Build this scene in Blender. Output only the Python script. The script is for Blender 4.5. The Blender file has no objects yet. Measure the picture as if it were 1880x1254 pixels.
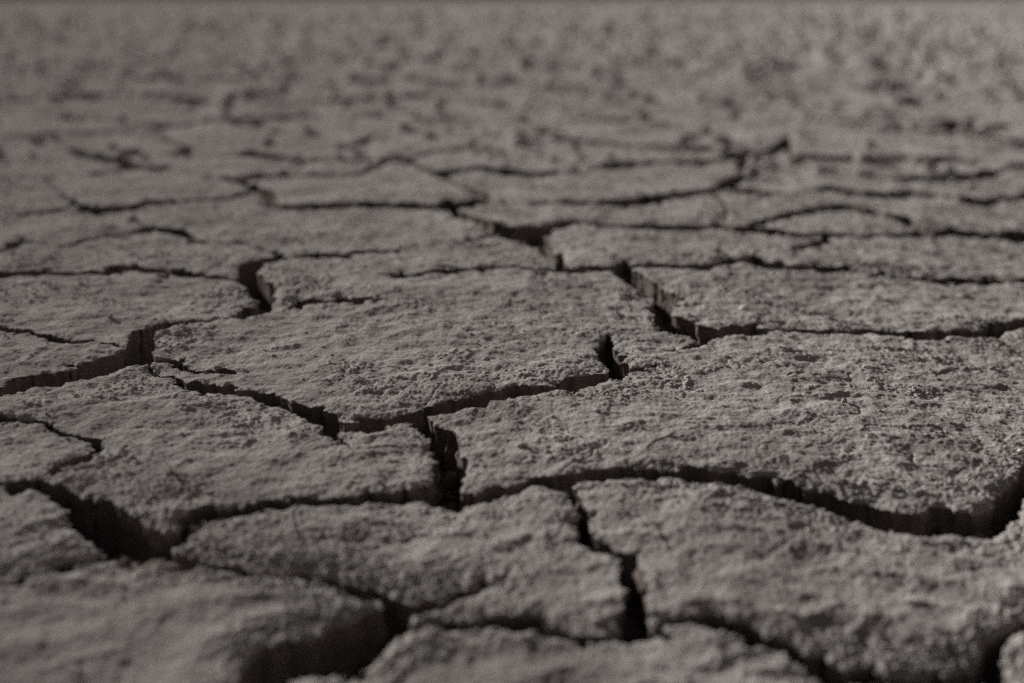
import bpy, math, random
import numpy as np
from mathutils import Vector

# ------------------------------------------------------------------ camera, world, sun, exposure
sc = bpy.context.scene
H = 0.35                      # camera height above the mud, metres
IW, IH = 1880.0, 1254.0       # the photograph's frame, used as the tracing grid
LENS = 50.0
F = IW * LENS / 36.0
VH = -3.0                      # row of the horizon
PITCH = math.atan((IH / 2 - VH) / F)
cam_d = bpy.data.cameras.new('camera')
cam_d.lens = LENS; cam_d.sensor_width = 36.0; cam_d.clip_start = 0.02; cam_d.clip_end = 2000
cam_d.dof.use_dof = True; cam_d.dof.focus_distance = 1.36; cam_d.dof.aperture_fstop = 3.1
cam = bpy.data.objects.new('camera', cam_d); sc.collection.objects.link(cam)
cam.location = (0, 0, H); cam.rotation_euler = (math.pi / 2 - PITCH, 0, 0)
sc.camera = cam

SUN_EL, SUN_AZ = math.radians(20), math.radians(-44)   # azimuth from +Y (ahead) towards +X; negative = left
sun_dir = Vector((math.sin(SUN_AZ) * math.cos(SUN_EL), math.cos(SUN_AZ) * math.cos(SUN_EL), math.sin(SUN_EL)))
world = bpy.data.worlds.new('World'); sc.world = world; world.use_nodes = True
nt = world.node_tree; nt.nodes.clear()
sky = nt.nodes.new('ShaderNodeTexSky'); sky.sky_type = 'NISHITA'; sky.sun_disc = False
sky.sun_elevation = SUN_EL; sky.sun_rotation = SUN_AZ; sky.dust_density = 3.0; sky.air_density = 1.0
hs = nt.nodes.new('ShaderNodeHueSaturation'); hs.inputs['Saturation'].default_value = 0.12
tint = nt.nodes.new('ShaderNodeMix'); tint.data_type = 'RGBA'; tint.blend_type = 'MULTIPLY'
tint.inputs['Factor'].default_value = 1.0
tint.inputs['B'].default_value = (0.24, 0.20, 0.195, 1)
bg = nt.nodes.new('ShaderNodeBackground'); bg.inputs['Strength'].default_value = 0.05
wo = nt.nodes.new('ShaderNodeOutputWorld')
nt.links.new(sky.outputs[0], hs.inputs['Color']); nt.links.new(hs.outputs[0], tint.inputs['A'])
nt.links.new(tint.outputs['Result'], bg.inputs['Color']); nt.links.new(bg.outputs[0], wo.inputs['Surface'])
sl = bpy.data.lights.new('sun', 'SUN'); sl.energy = 5.0; sl.angle = math.radians(1.0); sl.color = (1.0, 0.97, 0.935)
sun = bpy.data.objects.new('sun', sl); sc.collection.objects.link(sun)
sun.rotation_euler = (-sun_dir).to_track_quat('-Z', 'Y').to_euler()
sc.view_settings.view_transform = 'Standard'; sc.view_settings.look = 'None'
sc.view_settings.gamma = 1.0; sc.view_settings.use_curve_mapping = False
sc.view_settings.exposure = 2.0
sc.cycles.use_denoising = False; sc.cycles.sample_clamp_direct = 2.0; sc.cycles.sample_clamp_indirect = 1.5

# ------------------------------------------------------------------ noise
def _hash(ix, iy, iz, seed):
    h = (ix.astype(np.int64) * 374761393 + iy.astype(np.int64) * 668265263 + iz * 2147483647 + seed * 1274126177) & 0xFFFFFFFF
    h = ((h ^ (h >> 13)) * 1274126177) & 0xFFFFFFFF
    h = ((h ^ (h >> 16)) * 2246822519) & 0xFFFFFFFF
    return (h ^ (h >> 15)) & 0xFFFFFFFF

def noise(x, y, seed=0):
    """2D gradient noise, about -1..1"""
    xi = np.floor(x); yi = np.floor(y); fx = (x - xi); fy = (y - yi)
    xi = xi.astype(np.int64); yi = yi.astype(np.int64)
    u = fx * fx * fx * (fx * (fx * 6 - 15) + 10); v = fy * fy * fy * (fy * (fy * 6 - 15) + 10)
    def g(ax, ay, dx, dy):
        a = _hash(ax, ay, 0, seed) * (2 * math.pi / 4294967296.0)
        return np.cos(a) * dx + np.sin(a) * dy
    n0 = g(xi, yi, fx, fy) * (1 - u) + g(xi + 1, yi, fx - 1, fy) * u
    n1 = g(xi, yi + 1, fx, fy - 1) * (1 - u) + g(xi + 1, yi + 1, fx - 1, fy - 1) * u
    return (n0 * (1 - v) + n1 * v) * 1.5

def fbm(x, y, sc_, octv, seed=0, gain=0.5):
    r = 0; a = 1.0; f = 1.0 / sc_
    for o in range(octv):
        r = r + a * noise(x * f + 13.7 * o, y * f - 7.1 * o, seed + o * 17); a *= gain; f *= 2.03
    return r

def worley(x, y, cell, seed, jit=0.9, rnd_size=True):
    """domes: returns 0..1 height of the nearest round bump (random sizes)"""
    X = x / cell; Y = y / cell; xi = np.floor(X).astype(np.int64); yi = np.floor(Y).astype(np.int64)
    best = np.zeros_like(X)
    for dx in (-1, 0, 1):
        for dy in (-1, 0, 1):
            h1 = _hash(xi + dx, yi + dy, 1, seed) / 4294967296.0
            h2 = _hash(xi + dx, yi + dy, 2, seed) / 4294967296.0
            h3 = _hash(xi + dx, yi + dy, 3, seed) / 4294967296.0
            px = xi + dx + 0.5 + (h1 - 0.5) * jit; py = yi + dy + 0.5 + (h2 - 0.5) * jit
            r = 0.25 + 0.45 * h3
            d2 = ((X - px) ** 2 + (Y - py) ** 2) / (r * r)
            best = np.maximum(best, np.sqrt(np.clip(1 - d2, 0, 1)) * r / 0.7)
    return best

def voronoi_edge(x, y, cell, seed):
    X = x / cell; Y = y / cell; xi = np.floor(X).astype(np.int64); yi = np.floor(Y).astype(np.int64)
    f1 = np.full_like(X, 1e9); p1x = np.zeros_like(X); p1y = np.zeros_like(X)
    pts = []
    for dx in range(-2, 3):
        for dy in range(-2, 3):
            h1 = _hash(xi + dx, yi + dy, 1, seed) / 4294967296.0; h2 = _hash(xi + dx, yi + dy, 2, seed) / 4294967296.0
            px = xi + dx + 0.5 + (h1 - 0.5) * 0.95; py = yi + dy + 0.5 + (h2 - 0.5) * 0.95
            d = (X - px) ** 2 + (Y - py) ** 2
            m = d < f1; f1 = np.where(m, d, f1); p1x = np.where(m, px, p1x); p1y = np.where(m, py, p1y)
            pts.append((px, py))
    e = np.full_like(X, 1e9)
    for px, py in pts:
        ax = px - p1x; ay = py - p1y; L = np.sqrt(ax * ax + ay * ay)
        ok = L > 1e-6; L = np.maximum(L, 1e-6)
        d = (((px + p1x) / 2 - X) * ax + ((py + p1y) / 2 - Y) * ay) / L
        e = np.where(ok, np.minimum(e, d), e)
    return e * cell, _hash(np.round(p1x * 64).astype(np.int64), np.round(p1y * 64).astype(np.int64), 4, seed)

# ------------------------------------------------------------------ broad ground slopes added for light falloff, and frame <-> ground
def land(x, y):
    """slopes added to the lake bed so the right and foreground catch less light"""
    fade = 1 / (1 + (np.maximum(y - 1.2, 0) / 3.5) ** 2)
    s = x / (0.45 + 0.22 * np.clip(y, 0, 6))
    a = -0.020 * (np.sqrt(1 + ((s + 0.15) / 0.5) ** 2) - 1) * (1 + 0.9 * np.tanh(s * 2)) * (0.7 + 0.3 * np.minimum(y, 4.0))
    b = -0.15 * np.where(y < 1.25, (1.25 - y) ** 2, 0)
    return (a + b) * fade

CP, SP = math.cos(PITCH), math.sin(PITCH)
def ground_at(u, v, land_on=True):
    """world x, y of the ground seen at frame position u, v"""
    dx = (u - IW / 2) / F; dz_ = -(v - IH / 2) / F
    ry = CP + dz_ * SP; rz = -SP + dz_ * CP
    t = H / -rz
    if land_on:
        for _ in range(6):
            t = (H - land(t * dx, t * ry)) / -rz
    return t * dx, t * ry

# ------------------------------------------------------------------ cracks: centre lines with their openings (frame units; laid on the ground below)
CRACKS = [
 # great crack from the left edge up to the back
 [(-90,735,22),(0,716,18),(65,702,27),(112,692,30),(153,681,34),(204,666,27),(238,657,28),(262,643,42),(256,624,44),(285,606,24),(306,601,19),(334,596,14),(361,588,10),(395,584,5),(419,582,5),(443,574,16),(473,571,22),(488,556,34),(484,540,40),(462,522,34),(452,508,34),(466,494,27),(486,484,12),(520,479,5),(545,477,4),(562,474,8),(600,474,8),(640,473,8),(668,469,6),(729,462,5),(791,453,5),(838,445,4),(882,438,3),(920,428,6)],
 [(822,382,9),(852,397,12),(880,409,9),(906,420,13),(940,430,20),(974,436,34),(995,448,26),(1015,468,20),(1029,484,19),(1025,496,8)],
 [(974,434,26),(1002,424,14),(1025,414,6),(1066,407,3),(1130,412,2),(1200,417,5),(1240,419,6),(1308,414,6),(1339,417,8),(1352,423,5),(1369,422.5,6),(1410,425,7),(1461,433,4),(1499,434,5),(1529,434.5,7),(1580,435.5,5),(1648,433,5),(1717,433,6),(1744,429,10),(1771,432,8),(1805,434.5,6),(1853,438,14),(1880,440,15),(1990,443,12)],
 [(695,509,1.5),(725,507,3),(760,504,4),(818,499,6),(859,497,5),(913,491,4),(940,490,4),(974,494,3),(1019,496,4),(1077,492,7),(1121,492,5),(1158,491,5),(1213,491,4),(1240,494,6),(1301,491,7),(1342,482,6),(1366,479,5),(1380,479,9),(1410,487,5),(1444,491,7),(1468,494,6),(1492,494,3),(1512,497,10),(1529,497,12),(1550,499,6),(1590,504,1.5),(1631,509,2),(1676,513,2),(1717,516,5),(1768,518,7),(1802,522,8),(1829,518,7),(1880,516,5),(1990,512,5)],
 [(1145,494,30),(1150,508,30),(1178,521,24),(1208,533,26),(1228,548,32),(1216,566,36),(1212,580,24),(1250,592,26),(1290,606,30),(1322,606,22),(1345,604,17),(1375,606,20),(1400,606,18),(1425,602,10),(1440,600,8),(1478,603,9),(1512,606,10),(1546,605,9),(1580,603,9),(1614,606,10),(1648,611,12),(1683,615,13),(1717,618,12),(1768,616,12),(1802,612,18),(1819,604,22),(1846,598,14),(1880,593,9),(1990,586,8)],
 [(1305,614,18),(1288,624,16),(1262,634,14),(1240,641,8),(1206,642,3),(1165,639,1.5),(1131,632,1.5)],
 [(1819,608,14),(1836,626,4),(1862,640,2.5),(1890,648,2.5),(1990,668,3)],
 [(1114,626,30),(1118,642,30),(1126,662,34),(1136,680,40),(1111,691,24),(1077,703,29),(1043,708,30),(1008,713,14),(974,718,17),(941,721,22),(906,727,20),(872,736,18),(838,741,18),(804,748,18),(770,757,20),(736,760,13),(702,767,15),(668,772,18),(637,774,16),(610,776,24)],
 [(1140,684,22),(1172,682,6),(1206,684,2)],
 [(272,664,8),(300,662,7),(320,664,8),(337,669,10),(357,680,5),(378,683,4),(415,681,5),(443,693,2.5)],
 [(268,668,5),(279,676,4),(300,688,5),(327,700,7),(351,708.5,9),(378,713,14),(398,717,16),(425,720,8),(466,722,10),(504,731,14),(538,741,14),(562,751,20),(585,762,26),(604,772,28),(598,786,20),(606,796,14),(624,810,8),(637,823,2)],
 [(778,768,26),(796,788,30),(822,808,52),(820,837,62),(825,870,60),(834,896,50)],
 [(302,1004,18),(302,990,12),(321,976,14),(336,958,16),(355,942,12),(378,932,12),(401,930,6),(442,924,5),(473,920,9),(510,917,11),(548,912,11),(586,912,9),(639,910,13),(676,908,13),(713,905,20),(751,901,20),(789,899,22),(825,900,26),(865,898,22),(899,892,28),(925,892,12),(948,882,8),(978,874,8),(993,874,14),(1008,878,22),(1027,880,26),(1054,871,16),(1091,865,12),(1129,864,14),(1167,867,18),(1205,869,12),(1239,867,12),(1297,876,14),(1334,880,16),(1369,886,20),(1403,891.5,24),(1429,897,26),(1467,905,26),(1505,914,26),(1542,924,26),(1580,935,28),(1618,946,32),(1656,954,32),(1686,955,34),(1712,954,48),(1750,955,48),(1788,958,46),(1830,950,54),(1852,924,50),(1868,897,44),(1884,872,40),(1920,835,34),(1990,800,30)],
 [(1056,885,14),(1059,897,20),(1066,920,28),(1073,950,30),(1081,980,32),(1093,998,20),(1112,1001,8),(1128,1007,12),(1148,1018,30),(1152,1045,32),(1160,1082,42),(1167,1120,50),(1171,1145,44),(1165,1160,26),(1129,1162,14),(1091,1171,16),(1054,1171,16),(1016,1158,16),(989,1143,14),(940,1133.5,12),(883,1131.6,12),(827,1133.5,10),(789,1133.5,3),(740,1134,2)],
 [(1175,1152,20),(1193,1147,12),(1224,1135,12),(1263,1133.5,14),(1297,1139,20),(1334,1150.5,26),(1372,1160,26),(1410,1169,20),(1467,1177,18),(1505,1196,32),(1530,1215,30),(1561,1218.5,20),(1599,1222,20),(1650,1230,14),(1712,1243,34),(1769,1243,36),(1807,1220,40),(1803,1190,34),(1810,1176,26),(1845,1162,20),(1880,1147,22),(1990,1110,20)],
 [(1800,1225,34),(1815,1250,34),(1820,1330,30)],
 [(-90,880,6),(0,889.6,6),(23,897,14),(49,899,16),(90,905,18),(130,918,30),(162,938,52),(192,960,80),(226,978,90),(264,990,62),(300,1006,22)],
 [(296,1008,20),(340,1014,16),(397,1018,16),(446,1026,18),(484,1029,7),(529,1034,10),(586,1043,11),(639,1056,11),(683,1067,18),(713,1079,26),(744,1096,34),(766,1101,20),(789,1094,18),(827,1077,14),(865,1063.6,12),(902,1056,9),(933,1048,3)],
 [(746,1106,46),(706,1128,66),(668,1150,78),(638,1166,80),(604,1180,74),(560,1190,60),(512,1204,70),(486,1230,104),(486,1262,104),(478,1330,100)],
 [(190,1012,10),(160,1020,3),(130,1028,2.5),(80,1046,3),(30,1058,3),(-90,1072,3)],
 [(-90,768,5),(0,767,6),(20,767,4),(45,769,1.5),(68,771,5),(90,783,6),(120,793,4),(150,803,4),(174,815,12),(182,826,22),(162,843,26),(144,856,20),(125,863,14),(102,874,13),(84,882,6),(60,894,3)],
 [(-90,600,3),(0,606,3),(51,611.5,4),(78,620,4),(119,627,5),(150,630,3),(190,634,1.5),(232,640,2)],
 [(-90,513,9),(0,509,10),(27,508,8),(68,506,8),(102,502,6),(153,501,6),(200,501,2),(238,494,2)],
 [(197,489,2),(238,492,4),(306,497,4),(334,499,8),(361,502.5,4),(400,508,1.5),(436,514,2)],
 [(-90,480,4),(0,465,4),(20,455,8),(37,446,8),(48,443,3),(90,448,1.5),(126,451,3),(153,443,4),(204,433,5),(265,428,6),(283,421,6),(300,426,5),(334,429,9),(354,438,13),(366,445,6),(400,448,1.5),(442,450,5),(477,458,4),(504,467,2),(530,475,3)],
 [(-90,415,5),(0,402,5),(50,395,5),(120,388,5),(134,375,8),(155,387,14),(175,392,10),(210,387,9),(260,384,6),(300,375,6),(350,370,5),(425,361,5),(462,352,6),(467,343,10),(494,360,24),(500,378,18),(525,384,5),(600,380,6),(650,375,5),(725,378,4),(800,381,4),(830,381,9),(860,377,9),(910,373,5),(970,374,1.5),(1040,373,7),(1095,371,5),(1130,370,10),(1180,367,8),(1240,359,5),(1310,350,6),(1333,340,22),(1360,326,8),(1380,313,26),(1350,292,6)],
 [(905,372,6),(890,357,10),(850,343,8),(820,326,6),(805,318,14)],
 [(1340,346,6),(1375,350,8),(1420,357,6),(1470,352,1.5),(1515,345,5),(1585,357,5),(1640,361,6),(1655,357,8),(1675,354,6),(1740,362,1.5),(1815,375,11),(1845,362,8),(1880,358,7),(1990,350,6)],
 [(1369,421,1.5),(1400,407,3),(1465,397,4),(1530,382,6),(1550,377,8),(1605,392,6),(1640,400,1.5),(1662,407,8),(1682,417,7),(1717,432,1.5)],
 [(1454,462,3),(1502,450,5),(1519,443,9),(1525,436,5)],
 [(531,564,6),(558,554,8),(596,557,4),(634,554,4.5),(678,553,3),(709,553,1.5)],
 [(1312,352,1.5),(1330,380,1.5),(1341,414,1.5)],
 [(131,373,2),(108,350,1.5),(75,326,1.5)],
 [(435,330,7),(450,338,5),(467,343,8)],
 # far chain
 [(-90,340,5),(0,332,5),(70,325,6),(160,318,1.5),(250,303,8),(330,312,1.5),(410,328,5),(435,330,8),(465,322,6),(550,320,3),(630,320,4),(670,312,4),(722,289,9),(760,300,2),(805,318,12),(870,309,2),(940,315,6),(1005,317,5),(1070,310,1.5),(1130,305,8),(1190,302,6),(1240,297,4),(1280,296,11),(1350,290,6),(1420,280,10),(1445,262,10),(1452,290,2),(1490,308,5),(1540,310,4),(1590,322,1.5),(1640,325,9),(1740,325,8),(1830,320,9),(1865,312,14),(1990,298,12)],
 [(130,270,6),(165,282,8),(215,290,6),(250,302,8)],
 [(640,272,6),(665,262,12),(700,245,7)],
 [(1640,225,6),(1715,227,5),(1765,233,14)], [(1650,190,6),(1720,185,8)],
 # small loose slits and dents
 [(985,240,8),(1040,248,4)], [(1655,605,1.2),(1700,600,1.2)],
 # closing lines just outside the frame
 [(-90,300,3),(-70,400,3),(-84,520,4),(-70,640,4),(-88,760,4),(-76,900,5),(-90,1060,5),(-80,1200,5),(-90,1330,5)],
 [(1980,290,3),(1965,400,3),(1978,520,4),(1962,640,4),(1980,760,4),(1965,900,5),(1984,1060,5),(1970,1200,5),(1980,1330,5)],
 [(-90,1322,5),(200,1312,5),(480,1325,5),(900,1314,5),(1300,1326,5),(1700,1312,5),(1980,1322,5)],
]

# ------------------------------------------------------------------ sampling grid over the ground (finer near, coarser beyond the frame)
def graded(edges):
    out = []
    for a, b, st in edges:
        n = max(1, int(round((b - a) / st))); out += list(np.linspace(a, b, n, endpoint=False))
    return np.array(out + [edges[-1][1]])
us = graded([(-700,-120,9),(-120,-20,3.5),(-20,1900,2.05),(1900,2000,3.5),(2000,2580,9)])
vs = graded([(5,20,1.0),(20,120,1.7),(120,330,1.8),(330,430,1.3),(430,900,1.02),(900,1040,1.6),(1040,1290,2.3),(1290,1340,4),(1340,1700,12)])
vs = vs[::-1].copy()           # row 0 nearest the camera, so faces wind upward
NV, NU = len(vs), len(us)
U, V = np.meshgrid(us, vs)
X, Y = ground_at(U, V)

def crack_field(U, V, X, Y):
    px_m = (V - VH) / H                      # frame units per metre across
    dpx_m = (V - VH) ** 2 / (H * F)          # frame units per metre in depth
    wx = 0.0060 * fbm(X, Y, 0.055, 1, 3) + 0.0034 * fbm(X, Y, 0.016, 2, 5) + 0.0018 * fbm(X, Y, 0.005, 2, 7)
    wy = 0.0075 * fbm(X, Y, 0.055, 1, 13) + 0.0050 * fbm(X, Y, 0.016, 2, 15) + 0.0028 * fbm(X, Y, 0.005, 2, 17)
    PU = U + wx * px_m; PV = V + wy * dpx_m
    S = np.full(U.shape, 90.0)
    R = 110.0
    vr = vs[::-1]
    for ln in CRACKS:
        for (x0, y0, w0), (x1, y1, w1) in zip(ln[:-1], ln[1:]):
            j0 = np.searchsorted(us, min(x0, x1) - R); j1 = np.searchsorted(us, max(x0, x1) + R)
            a = np.searchsorted(vr, min(y0, y1) - R); b = np.searchsorted(vr, max(y0, y1) + R)
            i0, i1 = NV - b, NV - a
            if i1 <= i0 or j1 <= j0: continue
            qx = PU[i0:i1, j0:j1]; qy = PV[i0:i1, j0:j1]
            if min(y0, y1) < 600 and max(w0, w1) < 12: k_ = 1.0 + 0.45 * min(1.0, (600 - min(y0, y1)) / 100); a_ = 0.8 if min(w0, w1) > 1.6 else 0; w0 = w0 * k_ + a_; w1 = w1 * k_ + a_
            dx, dy = x1 - x0, y1 - y0; L2 = dx * dx + dy * dy + 1e-9
            t = np.clip(((qx - x0) * dx + (qy - y0) * dy) / L2, 0, 1)
            d = np.hypot(qx - x0 - t * dx, qy - y0 - t * dy) - 0.5 * (w0 + (w1 - w0) * t)
            S[i0:i1, j0:j1] = np.minimum(S[i0:i1, j0:j1], d)
    # cracks beyond the traced ground
    e, vid = voronoi_edge(X + 0.05 * fbm(X, Y, 0.3, 2, 31) + wx, Y * 0.9 + 0.05 * fbm(X, Y, 0.3, 2, 41) + wy, 0.56, 9)
    wv = 0.006 + 0.022 * np.clip(fbm(X, Y, 0.4, 2, 51) + 0.1, 0, 1)
    e2, vid2 = voronoi_edge(X + 0.04 * fbm(X, Y, 0.2, 2, 33), Y, 0.33, 19)      # shorter second-order cracks
    w2 = 0.010 * np.clip(fbm(X, Y, 0.5, 2, 61) - 0.05, 0, 1) - 0.002
    sv = np.minimum(e - wv, np.maximum(e2 - w2, -0.004)) * px_m
    chain = [p for p in CRACKS if p[0] == (-90, 340, 5)][0]
    top = np.interp(U, [p[0] for p in chain], [p[1] for p in chain])
    inside = (V > top - 3) & (U > -82) & (U < 1972) & (V < 1318)
    sv = np.where(inside, 90.0, sv)
    chip = np.clip(noise(X / 0.026, Y / 0.03, 81) - 0.30, 0, 1) * 0.022       # broken corners
    S = np.minimum(S, sv); S = S - chip * px_m * np.exp(-np.clip(S, 0, None) / 7) * (Y < 3.5)
    return np.minimum(S, 60.0), np.where(inside | (Y > 15), 0, vid)

S, VID = crack_field(U, V, X, Y)
gi, gj = np.gradient(S)
G2 = gi * gi + gj * gj + 1e-9
G = np.sqrt(G2)
CELL = S / np.maximum(G, 0.15)               # distance in grid cells
# distance in metres to the nearest crack edge
dXj = np.gradient(X, axis=1); dYi = np.gradient(Y, axis=0)
gw = np.sqrt((gj / dXj) ** 2 + (gi / dYi) ** 2)
DM = np.clip(S, 0, None) / np.maximum(gw, 60)
keepv = CELL > -0.5
quad = keepv[:-1, :-1] & keepv[:-1, 1:] & keepv[1:, :-1] & keepv[1:, 1:]
SEAM = S / np.maximum(G, 0.6)
SEAM = np.minimum(np.minimum(SEAM[:-1, :-1], SEAM[:-1, 1:]), np.minimum(SEAM[1:, :-1], SEAM[1:, 1:]))
core = quad & (SEAM > 0.9) & (VID[:-1, :-1] == VID[1:, 1:]) & (VID[:-1, 1:] == VID[1:, :-1]) & (VID[:-1, :-1] == VID[1:, :-1])      # plates are told apart on their cores, then each takes back the quads along hair-thin seams

# connected plates (runs + union-find)
par = []
def find(a):
    while par[a] != a:
        par[a] = par[par[a]]; a = par[a]
    return a
LAB = np.full(core.shape, -1, np.int64)
prev = []
for i in range(quad.shape[0]):
    r = np.flatnonzero(np.diff(np.concatenate(([0], core[i].view(np.int8), [0]))))
    cur = []
    for a, b in zip(r[::2], r[1::2]):
        k = len(par); par.append(k); LAB[i, a:b] = k; cur.append((a, b, k))
    p = 0
    for a, b, k in cur:
        while p < len(prev) and prev[p][1] <= a: p += 1
        q = p
        while q < len(prev) and prev[q][0] < b:
            ra, rb = find(k), find(prev[q][2])
            if ra != rb: par[ra] = rb
            q += 1
    prev = cur
root = np.array([find(k) for k in range(len(par))])
LAB = np.where(LAB >= 0, root[LAB], -1)
for _ in range(6):
    for ax, sh in ((0, 1), (0, -1), (1, 1), (1, -1)):
        R_ = np.roll(LAB, sh, ax)
        if ax == 0: R_[0 if sh == 1 else -1] = -1
        else: R_[:, 0 if sh == 1 else -1] = -1
        LAB = np.where(quad & (LAB < 0) & (R_ >= 0), R_, LAB)
quad = quad & (LAB >= 0)

# move rim vertices onto the crack edge
cnt = np.zeros((NV, NU), np.int8)
for a in (0, 1):
    for b in (0, 1):
        cnt[a:NV - 1 + a, b:NU - 1 + b] += quad
rim = (cnt > 0) & (cnt < 4)
ii, jj = np.meshgrid(np.arange(NV), np.arange(NU), indexing='ij')
mi = np.clip(-S * gi / G2, -0.75, 0.75) * rim; mj = np.clip(-S * gj / G2, -0.75, 0.75) * rim
U2 = np.interp(jj + mj, np.arange(NU), us); V2 = np.interp(ii + mi, np.arange(NV), vs)
X, Y = ground_at(U2, V2)
DM = np.where(rim, 0, DM)

# ------------------------------------------------------------------ height of the mud surface
def clump_mask(x, y):
    return np.clip(fbm(x, y, 0.10, 4, 71, 0.6) * 2.0 - 0.34, 0, 1)

def height(x, y, d):
    z = land(x, y)
    z = z + 0.0050 * fbm(x, y, 0.38, 2, 101)                       # broad swells
    z = z + 0.0028 * fbm(x, y * 0.9, 0.115, 2, 111)
    r = 1 - np.abs(noise(x / 0.06 + 0.6 * noise(x / 0.09, y / 0.09, 5), y / 0.045, 121))   # ripples
    z = z + 0.0018 * (r * r - 0.5)
    z = z + 0.0018 * fbm(x, y, 0.030, 4, 131, 0.54) * np.clip((y - 0.55) / 0.6, 0.45, 1)
    # thin flaking layers: low irregular steps
    q = 2.6 * fbm(x, y, 0.17, 2, 231) + 0.35 * fbm(x, y, 0.022, 3, 241)
    fr = q - np.floor(q)
    z = z + 0.0011 * (np.clip((fr - 0.78) / 0.22, 0, 1) - fr)
    near = np.exp(-np.maximum(y - 2.4, 0) / 1.5)
    m = clump_mask(x, y) * np.clip((y - 0.75) / 0.5, 0.3, 1)
    z = z + (0.0015 * worley(x, y, 0.0085, 141) + 0.0011 * worley(x, y, 0.0046, 151)) * (0.02 + 0.98 * m) * near
    z = z + 0.00036 * noise(x / 0.0035, y / 0.0045, 161) * near
    # hair cracks in the skin
    g = np.abs(fbm(x, y, 0.13, 3, 251, 0.45)); gm = np.clip(noise(x / 0.21, y / 0.21, 261) * 2 - 0.1, 0, 1)
    z = z - 0.0020 * np.exp(-(g / 0.012) ** 2) * gm
    # pits and scars
    p = np.clip(noise(x / 0.07, y / 0.07, 171) + 0.30 * fbm(x, y, 0.016, 3, 173) - 0.60, 0, 1)
    z = z - 0.002 * p
    far = np.clip((y - 2.6) / 5.0, 0, 1)                            # lumps and hollows farther out, made rougher to darken the far ground
    z = z + far * (0.027 * fbm(x, y, 0.30, 2, 181) + 0.015 * fbm(x * 0.7, y, 0.13, 2, 191) - 0.06 * np.clip(noise(x / 0.20, y / 0.20, 193) - 0.42, 0, 1)) + np.clip((y - 6) / 12, 0, 1) * (0.022 * fbm(x * 0.5, y * 0.5, 1.3, 2, 197))
    # worn rims
    z = z - 0.0016 * np.exp(-d / 0.0025) * (0.6 + 0.6 * noise(x / 0.03, y / 0.03, 201)) - (0.0012 + 0.0030 * np.clip((1.15 - y) / 0.3, 0, 1)) * np.exp(-d / 0.020) * np.clip(0.35 + noise(x / 0.16, y / 0.16, 211), 0, 1.2)
    z = z + 0.0035 * np.exp(-((d - 0.03) / 0.02) ** 2) * np.clip(noise(x / 0.2, y / 0.2, 221), 0, 1)   # slightly curled
    return z

Z = height(X, Y, DM)
# each plate lies a little higher or lower and tilted
uniq, inv = np.unique(LAB, return_inverse=True); inv = inv.reshape(LAB.shape)
size = np.bincount(inv.ravel())
vlab = np.full((NV, NU), -1, np.int64)
for a in (0, 1):
    for b in (0, 1):
        sub = vlab[a:NV - 1 + a, b:NU - 1 + b]; np.copyto(sub, inv, where=quad)
LEVEL = [(800,640,.001),(1400,740,0),(400,850,.0015),(60,830,.001),(650,1000,-.003),(1000,1215,-.0045),(1500,1060,-.002),(250,1120,-.003),(80,980,-.001),
         (1600,1300,-.004),(250,550,.002),(60,650,0),(200,470,.003),(600,420,.002),(300,345,.003),(640,350,.003),(1100,395,.002),(1300,455,.002),(1500,560,.002),(1450,375,.003)]
rng = np.random.RandomState(4)
offs = rng.uniform(-0.0018, 0.0018, len(uniq)); tx = rng.uniform(-0.012, 0.012, len(uniq)); ty = rng.uniform(-0.008, 0.008, len(uniq))
sel = vlab >= 0
vl = vlab[sel]
cxs = np.bincount(vl, X[sel], len(uniq)) / np.maximum(np.bincount(vl, minlength=len(uniq)), 1)
cys = np.bincount(vl, Y[sel], len(uniq)) / np.maximum(np.bincount(vl, minlength=len(uniq)), 1)
for u_, v_, o_ in LEVEL:
    j_ = int(np.searchsorted(us, u_)); i_ = NV - 2 - int(np.searchsorted(vs[::-1], v_)); offs[inv[i_, j_]] = o_
offs = offs * (1 + 7 * np.clip((cys - 2.7) / 3, 0, 1))
Z[sel] += offs[vl] + np.clip(tx[vl] * (X[sel] - cxs[vl]), -.004, .004) + np.clip(ty[vl] * (Y[sel] - cys[vl]), -.004, .004)

def vertex_at(u, v):
    j = int(np.clip(np.searchsorted(us, u), 0, NU - 1)); i = NV - 1 - int(np.clip(np.searchsorted(vs[::-1], v), 0, NV - 1))
    return i, j

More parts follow.
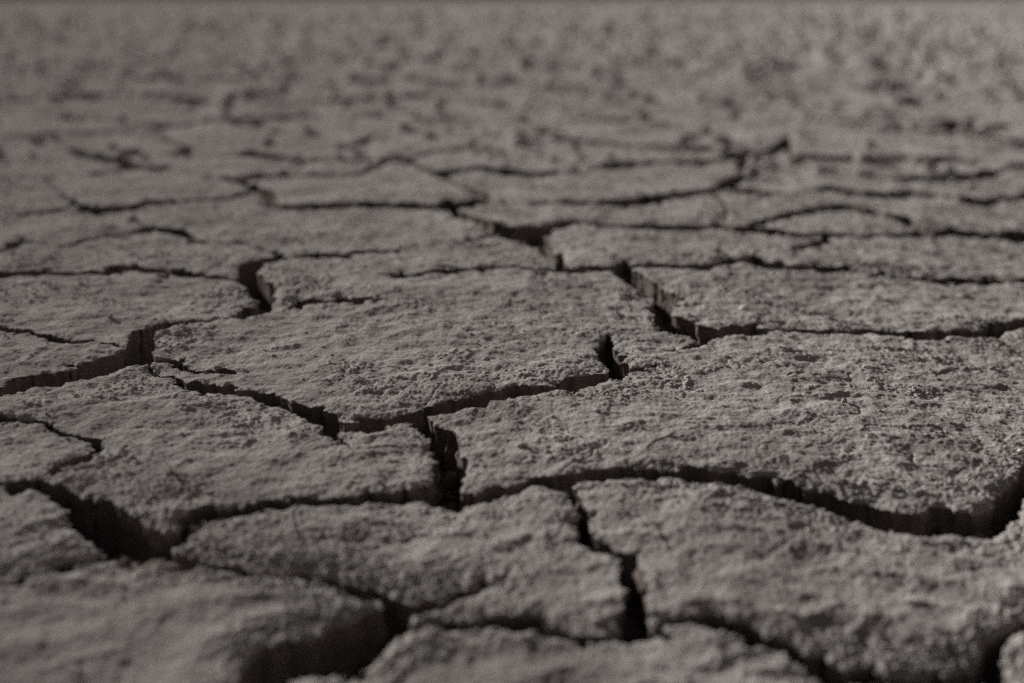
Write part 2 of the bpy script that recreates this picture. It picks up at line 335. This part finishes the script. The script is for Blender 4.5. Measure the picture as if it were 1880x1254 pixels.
# ------------------------------------------------------------------ materials
def mud_material(name, base, dark, light, fine=1.0, tiny=True):
    m = bpy.data.materials.new(name); m.use_nodes = True
    n = m.node_tree.nodes; l = m.node_tree.links; n.clear()
    out = n.new('ShaderNodeOutputMaterial'); b = n.new('ShaderNodeBsdfPrincipled')
    b.inputs['Roughness'].default_value = 0.93; b.inputs['Specular IOR Level'].default_value = 0.0; b.inputs['Diffuse Roughness'].default_value = 0.8
    geo = n.new('ShaderNodeNewGeometry')
    def nz(scale, det, rough=0.55):
        t = n.new('ShaderNodeTexNoise'); t.inputs['Scale'].default_value = scale; t.inputs['Detail'].default_value = det
        t.inputs['Roughness'].default_value = rough; l.new(geo.outputs['Position'], t.inputs['Vector']); return t
    a = nz(7.0, 4); c = nz(70.0, 6, 0.65)
    mx = n.new('ShaderNodeMath'); mx.operation = 'MULTIPLY_ADD'; mx.inputs[1].default_value = 0.55
    l.new(a.outputs['Fac'], mx.inputs[0])
    m2 = n.new('ShaderNodeMath'); m2.operation = 'MULTIPLY'; m2.inputs[1].default_value = 0.45; l.new(c.outputs['Fac'], m2.inputs[0])
    l.new(m2.outputs[0], mx.inputs[2])
    rp = n.new('ShaderNodeValToRGB'); e = rp.color_ramp.elements
    e[0].position = 0.34; e[0].color = (*dark, 1); e[1].position = 0.68; e[1].color = (*light, 1)
    k = e.new(0.5); k.color = (*base, 1)
    l.new(mx.outputs[0], rp.inputs['Fac']); l.new(rp.outputs['Color'], b.inputs['Base Color'])
    prev_n = None
    for scale, det, dist, strength in ((330.0, 5, 0.0018, 0.95 * fine), (1300.0, 3, 0.0005, 0.7 * fine)):
        t = nz(scale, det, 0.6); bp = n.new('ShaderNodeBump')
        bp.inputs['Distance'].default_value = dist; bp.inputs['Strength'].default_value = strength
        l.new(t.outputs['Fac'], bp.inputs['Height'])
        if prev_n: l.new(prev_n.outputs['Normal'], bp.inputs['Normal'])
        prev_n = bp
    l.new(prev_n.outputs['Normal'], b.inputs['Normal'])
    l.new(b.outputs['BSDF'], out.inputs['Surface'])
    return m
M_MUD = mud_material('dry_mud', (0.232, 0.219, 0.210), (0.165, 0.153, 0.146), (0.300, 0.288, 0.277))
M_WALL = mud_material('mud_side', (0.115, 0.098, 0.090), (0.078, 0.066, 0.061), (0.155, 0.135, 0.125), 1.3)  # moist crack sides, coloured darker still to deepen the shade in the cracks
M_FLOOR = mud_material('dark_mud', (0.075, 0.062, 0.056), (0.05, 0.041, 0.038), (0.11, 0.094, 0.086), 1.2)  # crack floor, coloured darker than the plate tops and sides
M_PEB = mud_material('pale_stone', (0.62, 0.60, 0.56), (0.5, 0.48, 0.45), (0.7, 0.68, 0.64), 0.3)
M_TWIG = mud_material('dry_stem', (0.06, 0.048, 0.04), (0.035, 0.028, 0.024), (0.10, 0.08, 0.065), 0.3)
M_STRAW = mud_material('straw', (0.42, 0.38, 0.32), (0.34, 0.30, 0.25), (0.5, 0.46, 0.4), 0.3)
M_BANK = mud_material('bank_earth', (0.14, 0.13, 0.12), (0.10, 0.092, 0.085), (0.18, 0.168, 0.157), 0.3)

def make_mesh(name, co, faces4, mat_idx=None, mats=(M_MUD,), tri=False, smooth=True):
    me = bpy.data.meshes.new(name); k = 3 if tri else 4
    me.vertices.add(len(co)); me.vertices.foreach_set('co', np.ascontiguousarray(co, np.float32).ravel())
    me.loops.add(len(faces4) * k); me.loops.foreach_set('vertex_index', np.ascontiguousarray(faces4, np.int32).ravel())
    me.polygons.add(len(faces4)); me.polygons.foreach_set('loop_start', np.arange(0, len(faces4) * k, k, dtype=np.int32))
    me.polygons.foreach_set('loop_total', np.full(len(faces4), k, np.int32))
    for m in mats: me.materials.append(m)
    if mat_idx is not None: me.polygons.foreach_set('material_index', mat_idx.astype(np.int32))
    me.polygons.foreach_set('use_smooth', np.full(len(faces4), smooth, bool))
    me.update(calc_edges=True)
    return me

def link(name, me, **props):
    o = bpy.data.objects.new(name, me); sc.collection.objects.link(o)
    for k, v in props.items(): o[k] = v
    return o

DEPTH = 0.055
def plate_mesh(mask):
    """one mesh: the top of the plate and its broken side down into the crack"""
    qi, qj = np.nonzero(mask)
    a = qi * NU + qj; q = np.stack([a, a + 1, a + NU + 1, a + NU], 1)
    ids, loc = np.unique(q, return_inverse=True); loc = loc.reshape(q.shape)
    top = np.stack([X.ravel()[ids], Y.ravel()[ids], Z.ravel()[ids]], 1)
    e0 = loc.ravel(); e1 = np.roll(loc, -1, axis=1).ravel(); n = len(ids)
    key = e0.astype(np.int64) * n + e1; rkey = e1.astype(np.int64) * n + e0
    bd = ~np.isin(key, rkey); b0, b1 = e0[bd], e1[bd]
    t = top[b1, :2] - top[b0, :2]; nrm = np.stack([t[:, 1], -t[:, 0]], 1)      # outward for counter-clockwise tops
    L = np.hypot(nrm[:, 0], nrm[:, 1])[:, None] + 1e-9
    rimv, rl = np.unique(np.concatenate([b0, b1]), return_inverse=True); m = len(rimv); r0, r1 = rl[:len(b0)], rl[len(b0):]
    vn = np.zeros((m, 2)); np.add.at(vn, r0, nrm / L); np.add.at(vn, r1, nrm / L)
    # smooth the outward direction along the rim a few times
    for _ in range(4):
        s = np.zeros_like(vn); np.add.at(s, r0, vn[r1]); np.add.at(s, r1, vn[r0]); vn = vn * 0.5 + s * 0.25
    vn /= np.hypot(vn[:, 0], vn[:, 1])[:, None] + 1e-9
    base = top[rimv]; yc = base[:, 1].mean()
    K = 7 if yc < 2.6 else 3
    rows = [base]; cur = base.copy(); deg = np.zeros(m); np.add.at(deg, r0, 1); np.add.at(deg, r1, 1)
    for k in range(1, K + 1):
        for _ in range(3 + 3 * k):                                                # the rim's small teeth fade out down the face
            s = np.zeros_like(cur); np.add.at(s, r0, cur[r1]); np.add.at(s, r1, cur[r0])
            cur = cur * 0.5 + 0.5 * s / np.maximum(deg, 1)[:, None]
        f = (k / K) ** 1.2; dz = DEPTH * f
        x, y = cur[:, 0], cur[:, 1]
        nn = 0.0042 * noise((x + y) / 0.022 + dz / 0.03, (x - y) / 0.05 + dz / 0.012, 301) + 0.0030 * noise((x - y) / 0.011 - dz / 0.02, dz / 0.008 + x / 0.03, 311) + 0.0007 * noise(x / 0.008, y / 0.008 + dz / 0.003, 321) + 0.0012 * noise(dz / 0.0045, (x + y) / 0.06, 325)
        off = (nn - 0.0025) * min(1, f * 4) + 0.004 * f
        rows.append(np.stack([x + vn[:, 0] * off, y + vn[:, 1] * off, (base[:, 2] * (1 - min(1, 2 * f)) + cur[:, 2] * min(1, 2 * f)) - dz - 0.001 * noise(x / 0.01, y / 0.01, 331 + k) * (k < K)], 1))
    co = np.concatenate([top] + rows); faces = [loc]; nb = len(top)
    for k in range(K):
        p = nb + k * m; c = nb + (k + 1) * m
        faces.append(np.stack([p + r1, p + r0, c + r0, c + r1], 1))
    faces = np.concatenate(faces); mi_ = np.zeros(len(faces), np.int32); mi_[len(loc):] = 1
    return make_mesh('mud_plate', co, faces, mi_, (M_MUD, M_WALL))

# ------------------------------------------------------------------ ground below and between the plates, and out to the horizon
def sinh_axis(a, b, n, k):
    t = np.linspace(-1, 1, n); s = np.sinh(k * t) / np.sinh(k)
    return np.where(s < 0, -s * a, s * b)
def fill(x, y):
    return 0.030 * np.clip(noise(x / 0.16, y / 0.16, 441) + 0.15, 0, 1)      # cracks partly filled with fallen soil
gx = sinh_axis(-700, 700, 361, 9.0); gy = sinh_axis(-300, 900, 361, 9.3) + 1.4
GX, GY = np.meshgrid(gx, gy)
wedge = (np.abs(GX) < 0.62 * GY - 0.02) & (GY > 0.45) & (GY < 175)
GZ = land(GX, GY) - 0.003 + 0.008 * fbm(GX, GY, 0.35, 3, 401) * (np.abs(GX) < 30)
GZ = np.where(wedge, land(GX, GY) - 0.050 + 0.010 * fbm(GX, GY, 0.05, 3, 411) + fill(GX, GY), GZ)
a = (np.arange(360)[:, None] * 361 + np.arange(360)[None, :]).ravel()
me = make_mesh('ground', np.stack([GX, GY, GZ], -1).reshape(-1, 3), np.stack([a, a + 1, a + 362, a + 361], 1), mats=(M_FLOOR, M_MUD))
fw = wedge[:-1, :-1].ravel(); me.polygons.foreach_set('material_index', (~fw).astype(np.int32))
link('ground', me, kind='structure', label='dark earth seen at the bottom of the cracks, running out to the horizon')
# low far bank closing the view above the flat
bx = np.linspace(-420, 420, 121); prof = [(0, -0.5), (10, 3.2), (24, 5.5), (60, 6.0), (80, -1)]
co = []
for k, (dy, z) in enumerate(prof):
    zz = z + (1.3 * noise(bx / 40.0, np.full_like(bx, k * 3.1), 421) if 0 < k < 4 else 0)
    co.append(np.stack([bx, 330 + dy + 6 * noise(bx / 70.0, np.zeros_like(bx), 431), zz + 0 * bx], 1))
a = (np.arange(4)[:, None] * 121 + np.arange(120)[None, :]).ravel()
link('far_bank', make_mesh('far_bank', np.concatenate(co), np.stack([a, a + 1, a + 122, a + 121], 1), mats=(M_BANK,)), kind='structure',
     label='dark low bank closing the dry lake bed at the very top edge')

# ------------------------------------------------------------------ plates
SEEDS = [
 (800,640,'large pale central mud plate with crumbly surface, in sharp focus'),
 (1400,740,'widest mud plate, at right, above the broad shadowed crack'),
 (400,850,'mud plate at middle left with a blunt point reaching under the central plate'),
 (60,830,'small mud plate cut off at the left edge, bordered by a short hooked crack'),
 (650,1000,'blurred mud plate at bottom centre with a rounded left end'),
 (1000,1215,'out-of-focus mud plate along the bottom edge, between the two widest black gaps'),
 (1500,1060,'blurred mud plate at lower right, right of the steep black slot'),
 (250,1120,'strongly blurred domed mud plate filling the bottom left corner'),
 (80,980,'rounded mud plate at the left edge overlooking a deep funnel-shaped hole'),
 (1860,1210,'small mud plate corner cut off at the bottom right corner, behind a bent crack'),
 (250,550,'pale mud plate at left, saw-toothed front edge above the great diagonal crack'),
 (60,650,'narrow wedge of mud plate at the left edge below a thin crack'),
 (200,470,'long strip of mud plate at left between two thin parallel cracks'),
 (600,420,'long slightly blurred mud plate behind the central one, ending at a dark funnel hole'),
 (300,345,'soft-focus mud plate at upper left with a curved crack along its front'),
 (50,360,'small soft-focus mud plate cut off by the left edge, next to a crack notch'),
 (640,350,'soft-focus mud plate at upper middle, to the right of the black forked notch'),
 (1100,335,'soft-focus mud plate at upper centre right, ending in two black holes'),
 (1100,395,'thin flat mud plate just behind the dark funnel hole, right of centre'),
 (1600,340,'narrow blurred strip of mud plate at upper right under a long dark crack'),
 (1450,375,'blurred mud plate at upper right with a roof-shaped crack on its front edge'),
 (1550,415,'small wedge of mud plate beneath the roof-shaped crack at upper right'),
 (1300,455,'wide flat mud plate at right with a tiny upright sprig'),
 (1500,560,'wide mud plate at right carrying a white pebble, above the long black crack'),
 (1868,618,'sliver of mud plate at the right edge under the long black crack'),
]
SHORT = [(470,226,'pointed clod'),(711,182,'round clod by the pale patch'),(805,208,'narrow upright stub'),(724,297,'broad black clod'),(1180,214,'small black clod right of centre'),
 (1055,279,'leaning clod'),(990,245,'clod ending a thin crack'),(1252,269,'low clod by the oblong hole'),(1773,242,'big black clod at right'),(1720,188,'clod above the big black one'),
 (68,260,'clod near the left edge'),(103,70,'farthest clod at top left'),(742,245,'clod right of a black hollow'),(413,203,'elongated clod'),(1482,96,'tiny soft clod near the top'),(1380,320,'black upright clod')]
used_rel = {}
def far_label(cu, cv, area):
    """name a far plate by the clod it lies next to; None when nothing stands near"""
    best = sorted(((abs(cu - u) + 2.5 * abs(cv - v), u, v, t) for u, v, t in SHORT))
    for d_, u, v, t in best[:4]:
        if d_ > 320: break
        w = ('just left of' if cu < u else 'just right of') if abs(cu - u) > 2.5 * abs(cv - v) else ('behind' if cv < v else 'in front of')
        if (w, t) not in used_rel:
            used_rel[(w, t)] = 1
            return 'blurred far mud plate %s the %s' % (w, t)
    return None
labels = {}
for u, v, t in SEEDS:
    i, j = vertex_at(u, v); i = min(i, NV - 2); j = min(j, NU - 2)
    k = inv[i, j]
    if LAB[i, j] < 0: print('SEED IN CRACK', u, v); continue
    if k in labels: print('SEED SHARES PLATE', u, v, labels[k]); continue
    labels[k] = t
counts = 0; rest = []
order = [k for k in range(len(uniq)) if uniq[k] >= 0]
qcu = 0.5 * (us[:-1] + us[1:]); qcv = 0.5 * (vs[:-1] + vs[1:])
bb = {}
qi, qj = np.nonzero(quad); qk = inv[qi, qj]
srt = np.argsort(qk, kind='stable'); qi, qj, qk = qi[srt], qj[srt], qk[srt]
starts = np.flatnonzero(np.diff(np.concatenate(([-1], qk)))); ends = np.append(starts[1:], len(qk))
for s, e in zip(starts, ends):
    k = qk[s]; ai, aj = qi[s:e], qj[s:e]
    cu, cv = qcu[aj].mean(), qcv[ai].mean()
    inframe = ((qcu[aj] > 0) & (qcu[aj] < IW) & (qcv[ai] < IH)).sum()
    msk = np.zeros(quad.shape, bool); msk[ai, aj] = True
    if k in labels:
        link('mud_plate', plate_mesh(msk), label=labels[k], category='mud plate', group='plates of cracked dry mud'); counts += 1
    elif cv > 335 and inframe > 0 and cu > 0 and cu < IW:
        if e - s > 150: print('UNSEEDED', int(cu), int(cv), e - s, int(qcu[aj].min()), int(qcu[aj].max()), int(qcv[ai].min()), int(qcv[ai].max()))
        if e - s > 12: rest.append(msk)
    elif inframe > 250 and cv > 62 and cv < 335:
        link('mud_plate', plate_mesh(msk), label=(far_label(cu, cv, e - s) if cv > 80 else None) or ('blurred sliver of far mud plate in the dim rows towards the %s' % ('left' if cu < 627 else 'middle' if cu < 1253 else 'right')), category='mud plate', group='blurred far mud plates'); counts += 1
    elif e - s > 6:
        rest.append(msk)
allm = np.zeros(quad.shape, bool)
for m in rest: allm |= m
link('distant_mud_crust', plate_mesh(allm), kind='stuff', label='cracked mud crust merging into one mass towards the horizon and beyond the frame')
print('plates', counts, 'rest', len(rest), 'grid', NV, NU)

# ------------------------------------------------------------------ lumps
def ico():
    import bmesh
    bm = bmesh.new(); bmesh.ops.create_icosphere(bm, subdivisions=1, radius=1)
    v = np.array([p.co[:] for p in bm.verts]); f = np.array([[q.index for q in p.verts] for p in bm.faces]); bm.free()
    return v, f
IV, IF = ico()
IVT, IFT = IV, IF
def scatter(xs, ys, zs, rs, flat, rng_, name, mat, smooth=True):
    n = len(xs)
    v = IVT[None] * (1 + rng_.uniform(-0.28, 0.28, (n, len(IVT), 1)))
    s = np.stack([rng_.uniform(0.75, 1.35, n), rng_.uniform(0.75, 1.35, n), rng_.uniform(0.6, 1.0, n) * flat], 1) * rs[:, None]
    v = v * s[:, None, :]
    a_ = rng_.uniform(0, 6.283, n); c, s_ = np.cos(a_)[:, None], np.sin(a_)[:, None]
    x = v[..., 0] * c - v[..., 1] * s_ + xs[:, None]; y = v[..., 0] * s_ + v[..., 1] * c + ys[:, None]; z = v[..., 2] + zs[:, None]
    co = np.stack([x, y, z], -1).reshape(-1, 3)
    f = (IFT[None] + (np.arange(n) * len(IVT))[:, None, None]).reshape(-1, 3)
    return make_mesh(name, co, f, mats=(mat,), tri=True, smooth=smooth)

def frame_of(x, y, z):
    dy = y; dz = z - H
    depth = dy * CP - dz * SP; up = dy * SP + dz * CP
    return IW / 2 + F * x / depth, IH / 2 - F * up / depth

def surface_z(x, y):
    u, v = frame_of(x, y, land(x, y))
    j = np.clip(np.searchsorted(us, u), 0, NU - 1); i = NV - 1 - np.clip(np.searchsorted(vs[::-1], v), 0, NV - 1)
    return Z[i, j], S[i, j], DM[i, j]

rs_ = np.random.RandomState(11)
N = 90000
cy = 0.62 + 2.3 * np.sqrt(rs_.uniform(0.0, 1, N)); cx = rs_.uniform(-0.40, 0.40, N) * (cy + 0.1)
z, s, d = surface_z(cx, cy)
prob = 0.03 + 0.97 * clump_mask(cx, cy) ** 1.3
ok = (s > 1.5) & (rs_.uniform(0, 1, N) < prob)
cx, cy, z = cx[ok], cy[ok], z[ok]
r = np.clip(0.0010 * np.exp(rs_.normal(0, 0.45, len(cx))), 0.0005, 0.0038)
link('loose_crumbs', scatter(cx, cy, z + r * 0.15, r, 0.85, rs_, 'loose_crumbs', M_MUD), kind='stuff', label='fine crumbs of dry mud strewn in patches over the plates')
print('crumbs', len(cx))
# rubble down in the cracks
N = 70000
cy = 0.62 + 1.9 * rs_.uniform(0, 1, N); cx = rs_.uniform(-0.40, 0.40, N) * (cy + 0.1)
z, s, d = surface_z(cx, cy)
ok = (s < -2.0); cx, cy, s = cx[ok][:12000], cy[ok][:12000], s[ok][:12000]
r = np.clip(0.0035 * np.exp(rs_.normal(0, 0.5, len(cx))), 0.0012, 0.009)
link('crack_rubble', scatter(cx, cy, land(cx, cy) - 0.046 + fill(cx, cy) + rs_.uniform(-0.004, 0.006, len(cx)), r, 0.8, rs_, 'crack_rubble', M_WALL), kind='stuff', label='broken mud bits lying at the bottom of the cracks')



# ------------------------------------------------------------------ single clods, pebbles, stems
import bmesh
def P(u, v):
    i, j = vertex_at(u, v); return float(X[i, j]), float(Y[i, j]), float(Z[i, j])
def lump_mesh(name, r, seed, mat, sx=1, sy=1, sz=1, rough=0.35, sub=3):
    bm = bmesh.new(); bmesh.ops.create_icosphere(bm, subdivisions=sub, radius=1)
    co = np.array([p.co[:] for p in bm.verts]); f = np.array([[q.index for q in p.verts] for p in bm.faces]); bm.free()
    n = noise(co[:, 0] * 1.3 + seed * 3.1, co[:, 1] * 1.3 + co[:, 2] * 1.7, seed) + 0.5 * noise(co[:, 0] * 3 + co[:, 2] * 2, co[:, 1] * 3 - seed, seed + 5) + 0.25 * noise(co[:, 0] * 7 + co[:, 2] * 5, co[:, 1] * 7, seed + 9)
    co = co * (1 + rough * n)[:, None] * np.array([sx, sy, sz]) * r
    co[:, 2] = np.maximum(co[:, 2], -0.45 * r * sz) + 0.35 * r * sz
    return make_mesh(name, co, f, mats=(mat,), tri=True)
CLODS = [  # u, v of the foot, width and height in frame units, label
 (470, 226, 24, 20, 'small dark pointed clod alone on pale ground at upper left of centre'),
 (711, 182, 20, 22, 'round dark clod far up, left of the centre, beside a pale patch'),
 (805, 208, 16, 30, 'narrow upright dark stub of mud, far up near the centre line'),
 (724, 297, 36, 22, 'broad black clod just above the forked notch at upper middle'),
 (1180, 214, 24, 20, 'small black clod far up, right of the centre'),
 (1055, 279, 16, 22, 'leaning narrow clod at upper centre right'),
 (990, 245, 24, 20, 'dark clod sitting at the end of a thin far crack'),
 (1252, 269, 26, 16, 'low dark clod above the black oblong hole at upper right'),
 (1050, 317, 24, 12, 'flat little clod on the front row of far plates'),
 (1773, 242, 30, 30, 'big black clod at the far right, largest among the blurred ones'),
 (1720, 188, 20, 24, 'dark clod above and left of the big black one at far right'),
 (68, 260, 32, 18, 'dark clod near the left edge in the blurred distance'),
 (103, 70, 28, 20, 'farthest visible dark clod at the top left'),
 (243, 411, 24, 14, 'dark crumbly clod on the strip of plate at left'),
 (742, 245, 26, 20, 'dark clod just right of a black hollow in the distance'),
 (413, 203, 26, 14, 'low elongated clod left of the small pointed one'),
 (1482, 96, 22, 18, 'tiny soft dark clod near the top, right of the centre'),
 (1380, 320, 34, 34, 'black upright clod beside the crack junction at upper right'),
 (203, 589, 11, 9, 'small dark pebble-like clod on the saw-toothed plate at left'),
 (1548, 746, 12, 9, 'little rough clod beside the crumbly patch on the wide right plate'),
 (957, 820, 16, 12, 'dark little clod on the right plate just above the curving crack'),
]
for n_, (u, v, w, h, lab) in enumerate(CLODS):
    x, y, z = P(u, v); m_px = (v - VH) / H
    r = 0.5 * w / m_px
    o = link('mud_clod', lump_mesh('mud_clod', r, 50 + n_, M_MUD, 1.0, 0.9, 1.25 * h / w), label=lab, category='clod', group='dark clods standing on the mud')
    o.location = (x, y, z)
# many more clods too far off to tell apart
rs2 = np.random.RandomState(5); n = 900
cy = 3.2 + 36 * rs2.uniform(0, 1, n) ** 1.9; cx = rs2.uniform(-0.42, 0.42, n) * cy
z, s_, d = surface_z(cx, cy)
r = (0.006 + 0.0017 * cy) * np.exp(np.clip(rs2.normal(0, 0.4, n), -1, 0.7)); ok = s_ > 0.5
link('distant_clods', scatter(cx[ok], cy[ok], z[ok] + r[ok] * 0.3, r[ok], 1.0, rs2, 'distant_clods', M_MUD), kind='stuff', label='clods scattered over the blurred distance')
PEBBLES = [(1365, 568, 14, 'white pebble on the wide plate behind the long black crack at right'),
 (1427, 437, 9, 'tiny pale pebble just in front of a thin crack at upper right'),
 (1484, 968, 9, 'tiny white pebble left of the dark hollow at lower right'),
 (1433, 1119, 11, 'blurred white pebble near the bottom, right of the steep black slot'),
 (1874, 826, 14, 'white pebble at the right edge above the wide black gap'),
 (1592, 806, 7, 'very small pale pebble on the wide right plate'),
 (1700, 924, 8, 'very small pale pebble on the rim above the wide black gap')]
for n_, (u, v, w, lab) in enumerate(PEBBLES):
    x, y, z = P(u, v); r = 0.5 * w / ((v - VH) / H)
    o = link('pebble', lump_mesh('pebble', r, 90 + n_, M_PEB, 1.15, 1.0, 0.75, 0.12), label=lab, category='pebble', group='pale pebbles on the mud')
    o.location = (x, y, z)
def tube(name, pts, r0, r1, mat, parent=None, sides=6):
    co, fs = [], []
    for k, p in enumerate(pts):
        p = np.array(p); q = np.array(pts[min(k + 1, len(pts) - 1)]) - np.array(pts[max(k - 1, 0)]); q = q / (np.linalg.norm(q) + 1e-9)
        a = np.cross(q, [0.3, 1, 0.2]); a /= np.linalg.norm(a) + 1e-9; b = np.cross(q, a)
        r = r0 + (r1 - r0) * k / (len(pts) - 1)
        for t in range(sides):
            th = 2 * math.pi * t / sides; co.append(p + r * (math.cos(th) * a + math.sin(th) * b))
    for k in range(len(pts) - 1):
        for t in range(sides):
            t2 = (t + 1) % sides; fs.append([k * sides + t, k * sides + t2, (k + 1) * sides + t2, (k + 1) * sides + t])
    o = link(name, make_mesh(name, np.array(co), np.array(fs), mats=(mat,)))
    if parent: o.parent = parent
    return o
def sprig(u, v, hpx, lab, mat, branches, r=0.0007):
    x, y, z = P(u, v); s = hpx / ((v - VH) / H)
    e = bpy.data.objects.new('dry_sprig', None); sc.collection.objects.link(e); e.location = (x, y, z - 0.001)
    e['label'] = lab; e['category'] = 'sprig'; e.empty_display_size = 0.01; e['group'] = 'dry sprigs stuck in the mud'
    for k, b in enumerate(branches):
        tube('stem' if k == 0 else 'twig', [(p[0] * s, p[2] * s, p[1] * s) for p in b], r if k == 0 else r * 0.7, r * 0.3, mat, e)
sprig(1319, 470, 30, 'tiny dark upright sprig with spread foot on the flat plate at right', M_TWIG,
      [[(0.0, 0, 0), (0.0, .35, .05), (-.06, .7, 0), (-.02, 1.0, 0)], [(-.35, 0, 0), (-.2, .25, .05), (-.03, .5, 0)], [(.55, 0.02, 0), (.25, .1, .05), (.0, .4, 0)]], 0.0022)
sprig(941, 618, 24, 'small curled dark sprig lying near the middle of the central plate', M_TWIG,
      [[(-.9, .05, .2), (-.5, .12, .1), (-.1, .2, 0), (.1, .55, 0), (.2, .75, .1)], [(.1, .5, 0), (-.2, .8, 0), (-.45, .9, .1)], [(.1, .3, 0), (.5, .25, .1), (.9, .1, .2)]], 0.0007)
sprig(320, 884, 34, 'thin twisted sprig standing on the plate at lower left', M_TWIG,
      [[(.25, 0, 0), (.2, .3, 0), (-.1, .5, .1), (-.2, .8, 0), (-.1, 1.0, 0)], [(-.15, .6, .05), (-.45, .5, 0)], [(.22, .2, 0), (.7, .12, .1)]], 0.0013)
sprig(1366, 675, 18, 'hair-thin short spike on the wide right plate', M_TWIG,
      [[(0, 0, 0), (.03, .5, 0), (0, 1.0, .1)], [(.4, 0, 0), (.2, .2, 0), (.02, .4, 0)]], 0.0006)
def straw(u, v, pts, lab, r):
    x, y, z = P(u, v); s = 1 / ((v - VH) / H)
    o = tube('straw', [(p[0] * s, p[2] * s * 3, p[1] * s) for p in pts], r, r * 0.6, M_STRAW); o.location = (x, y, z)
    o['label'] = lab; o['category'] = 'straw'; o['group'] = 'bits of pale straw'
straw(712, 674, [(0, 1, 0), (8, 5, 0), (16, 4, 1), (24, 1, 2)], 'pale curved bit of straw at the left half of the central plate', 0.0005)
straw(1040, 792, [(-3, 14, 2), (0, 7, 0), (3, 1, -2)], 'short pale stub of straw left of centre on the wide right plate', 0.0013)
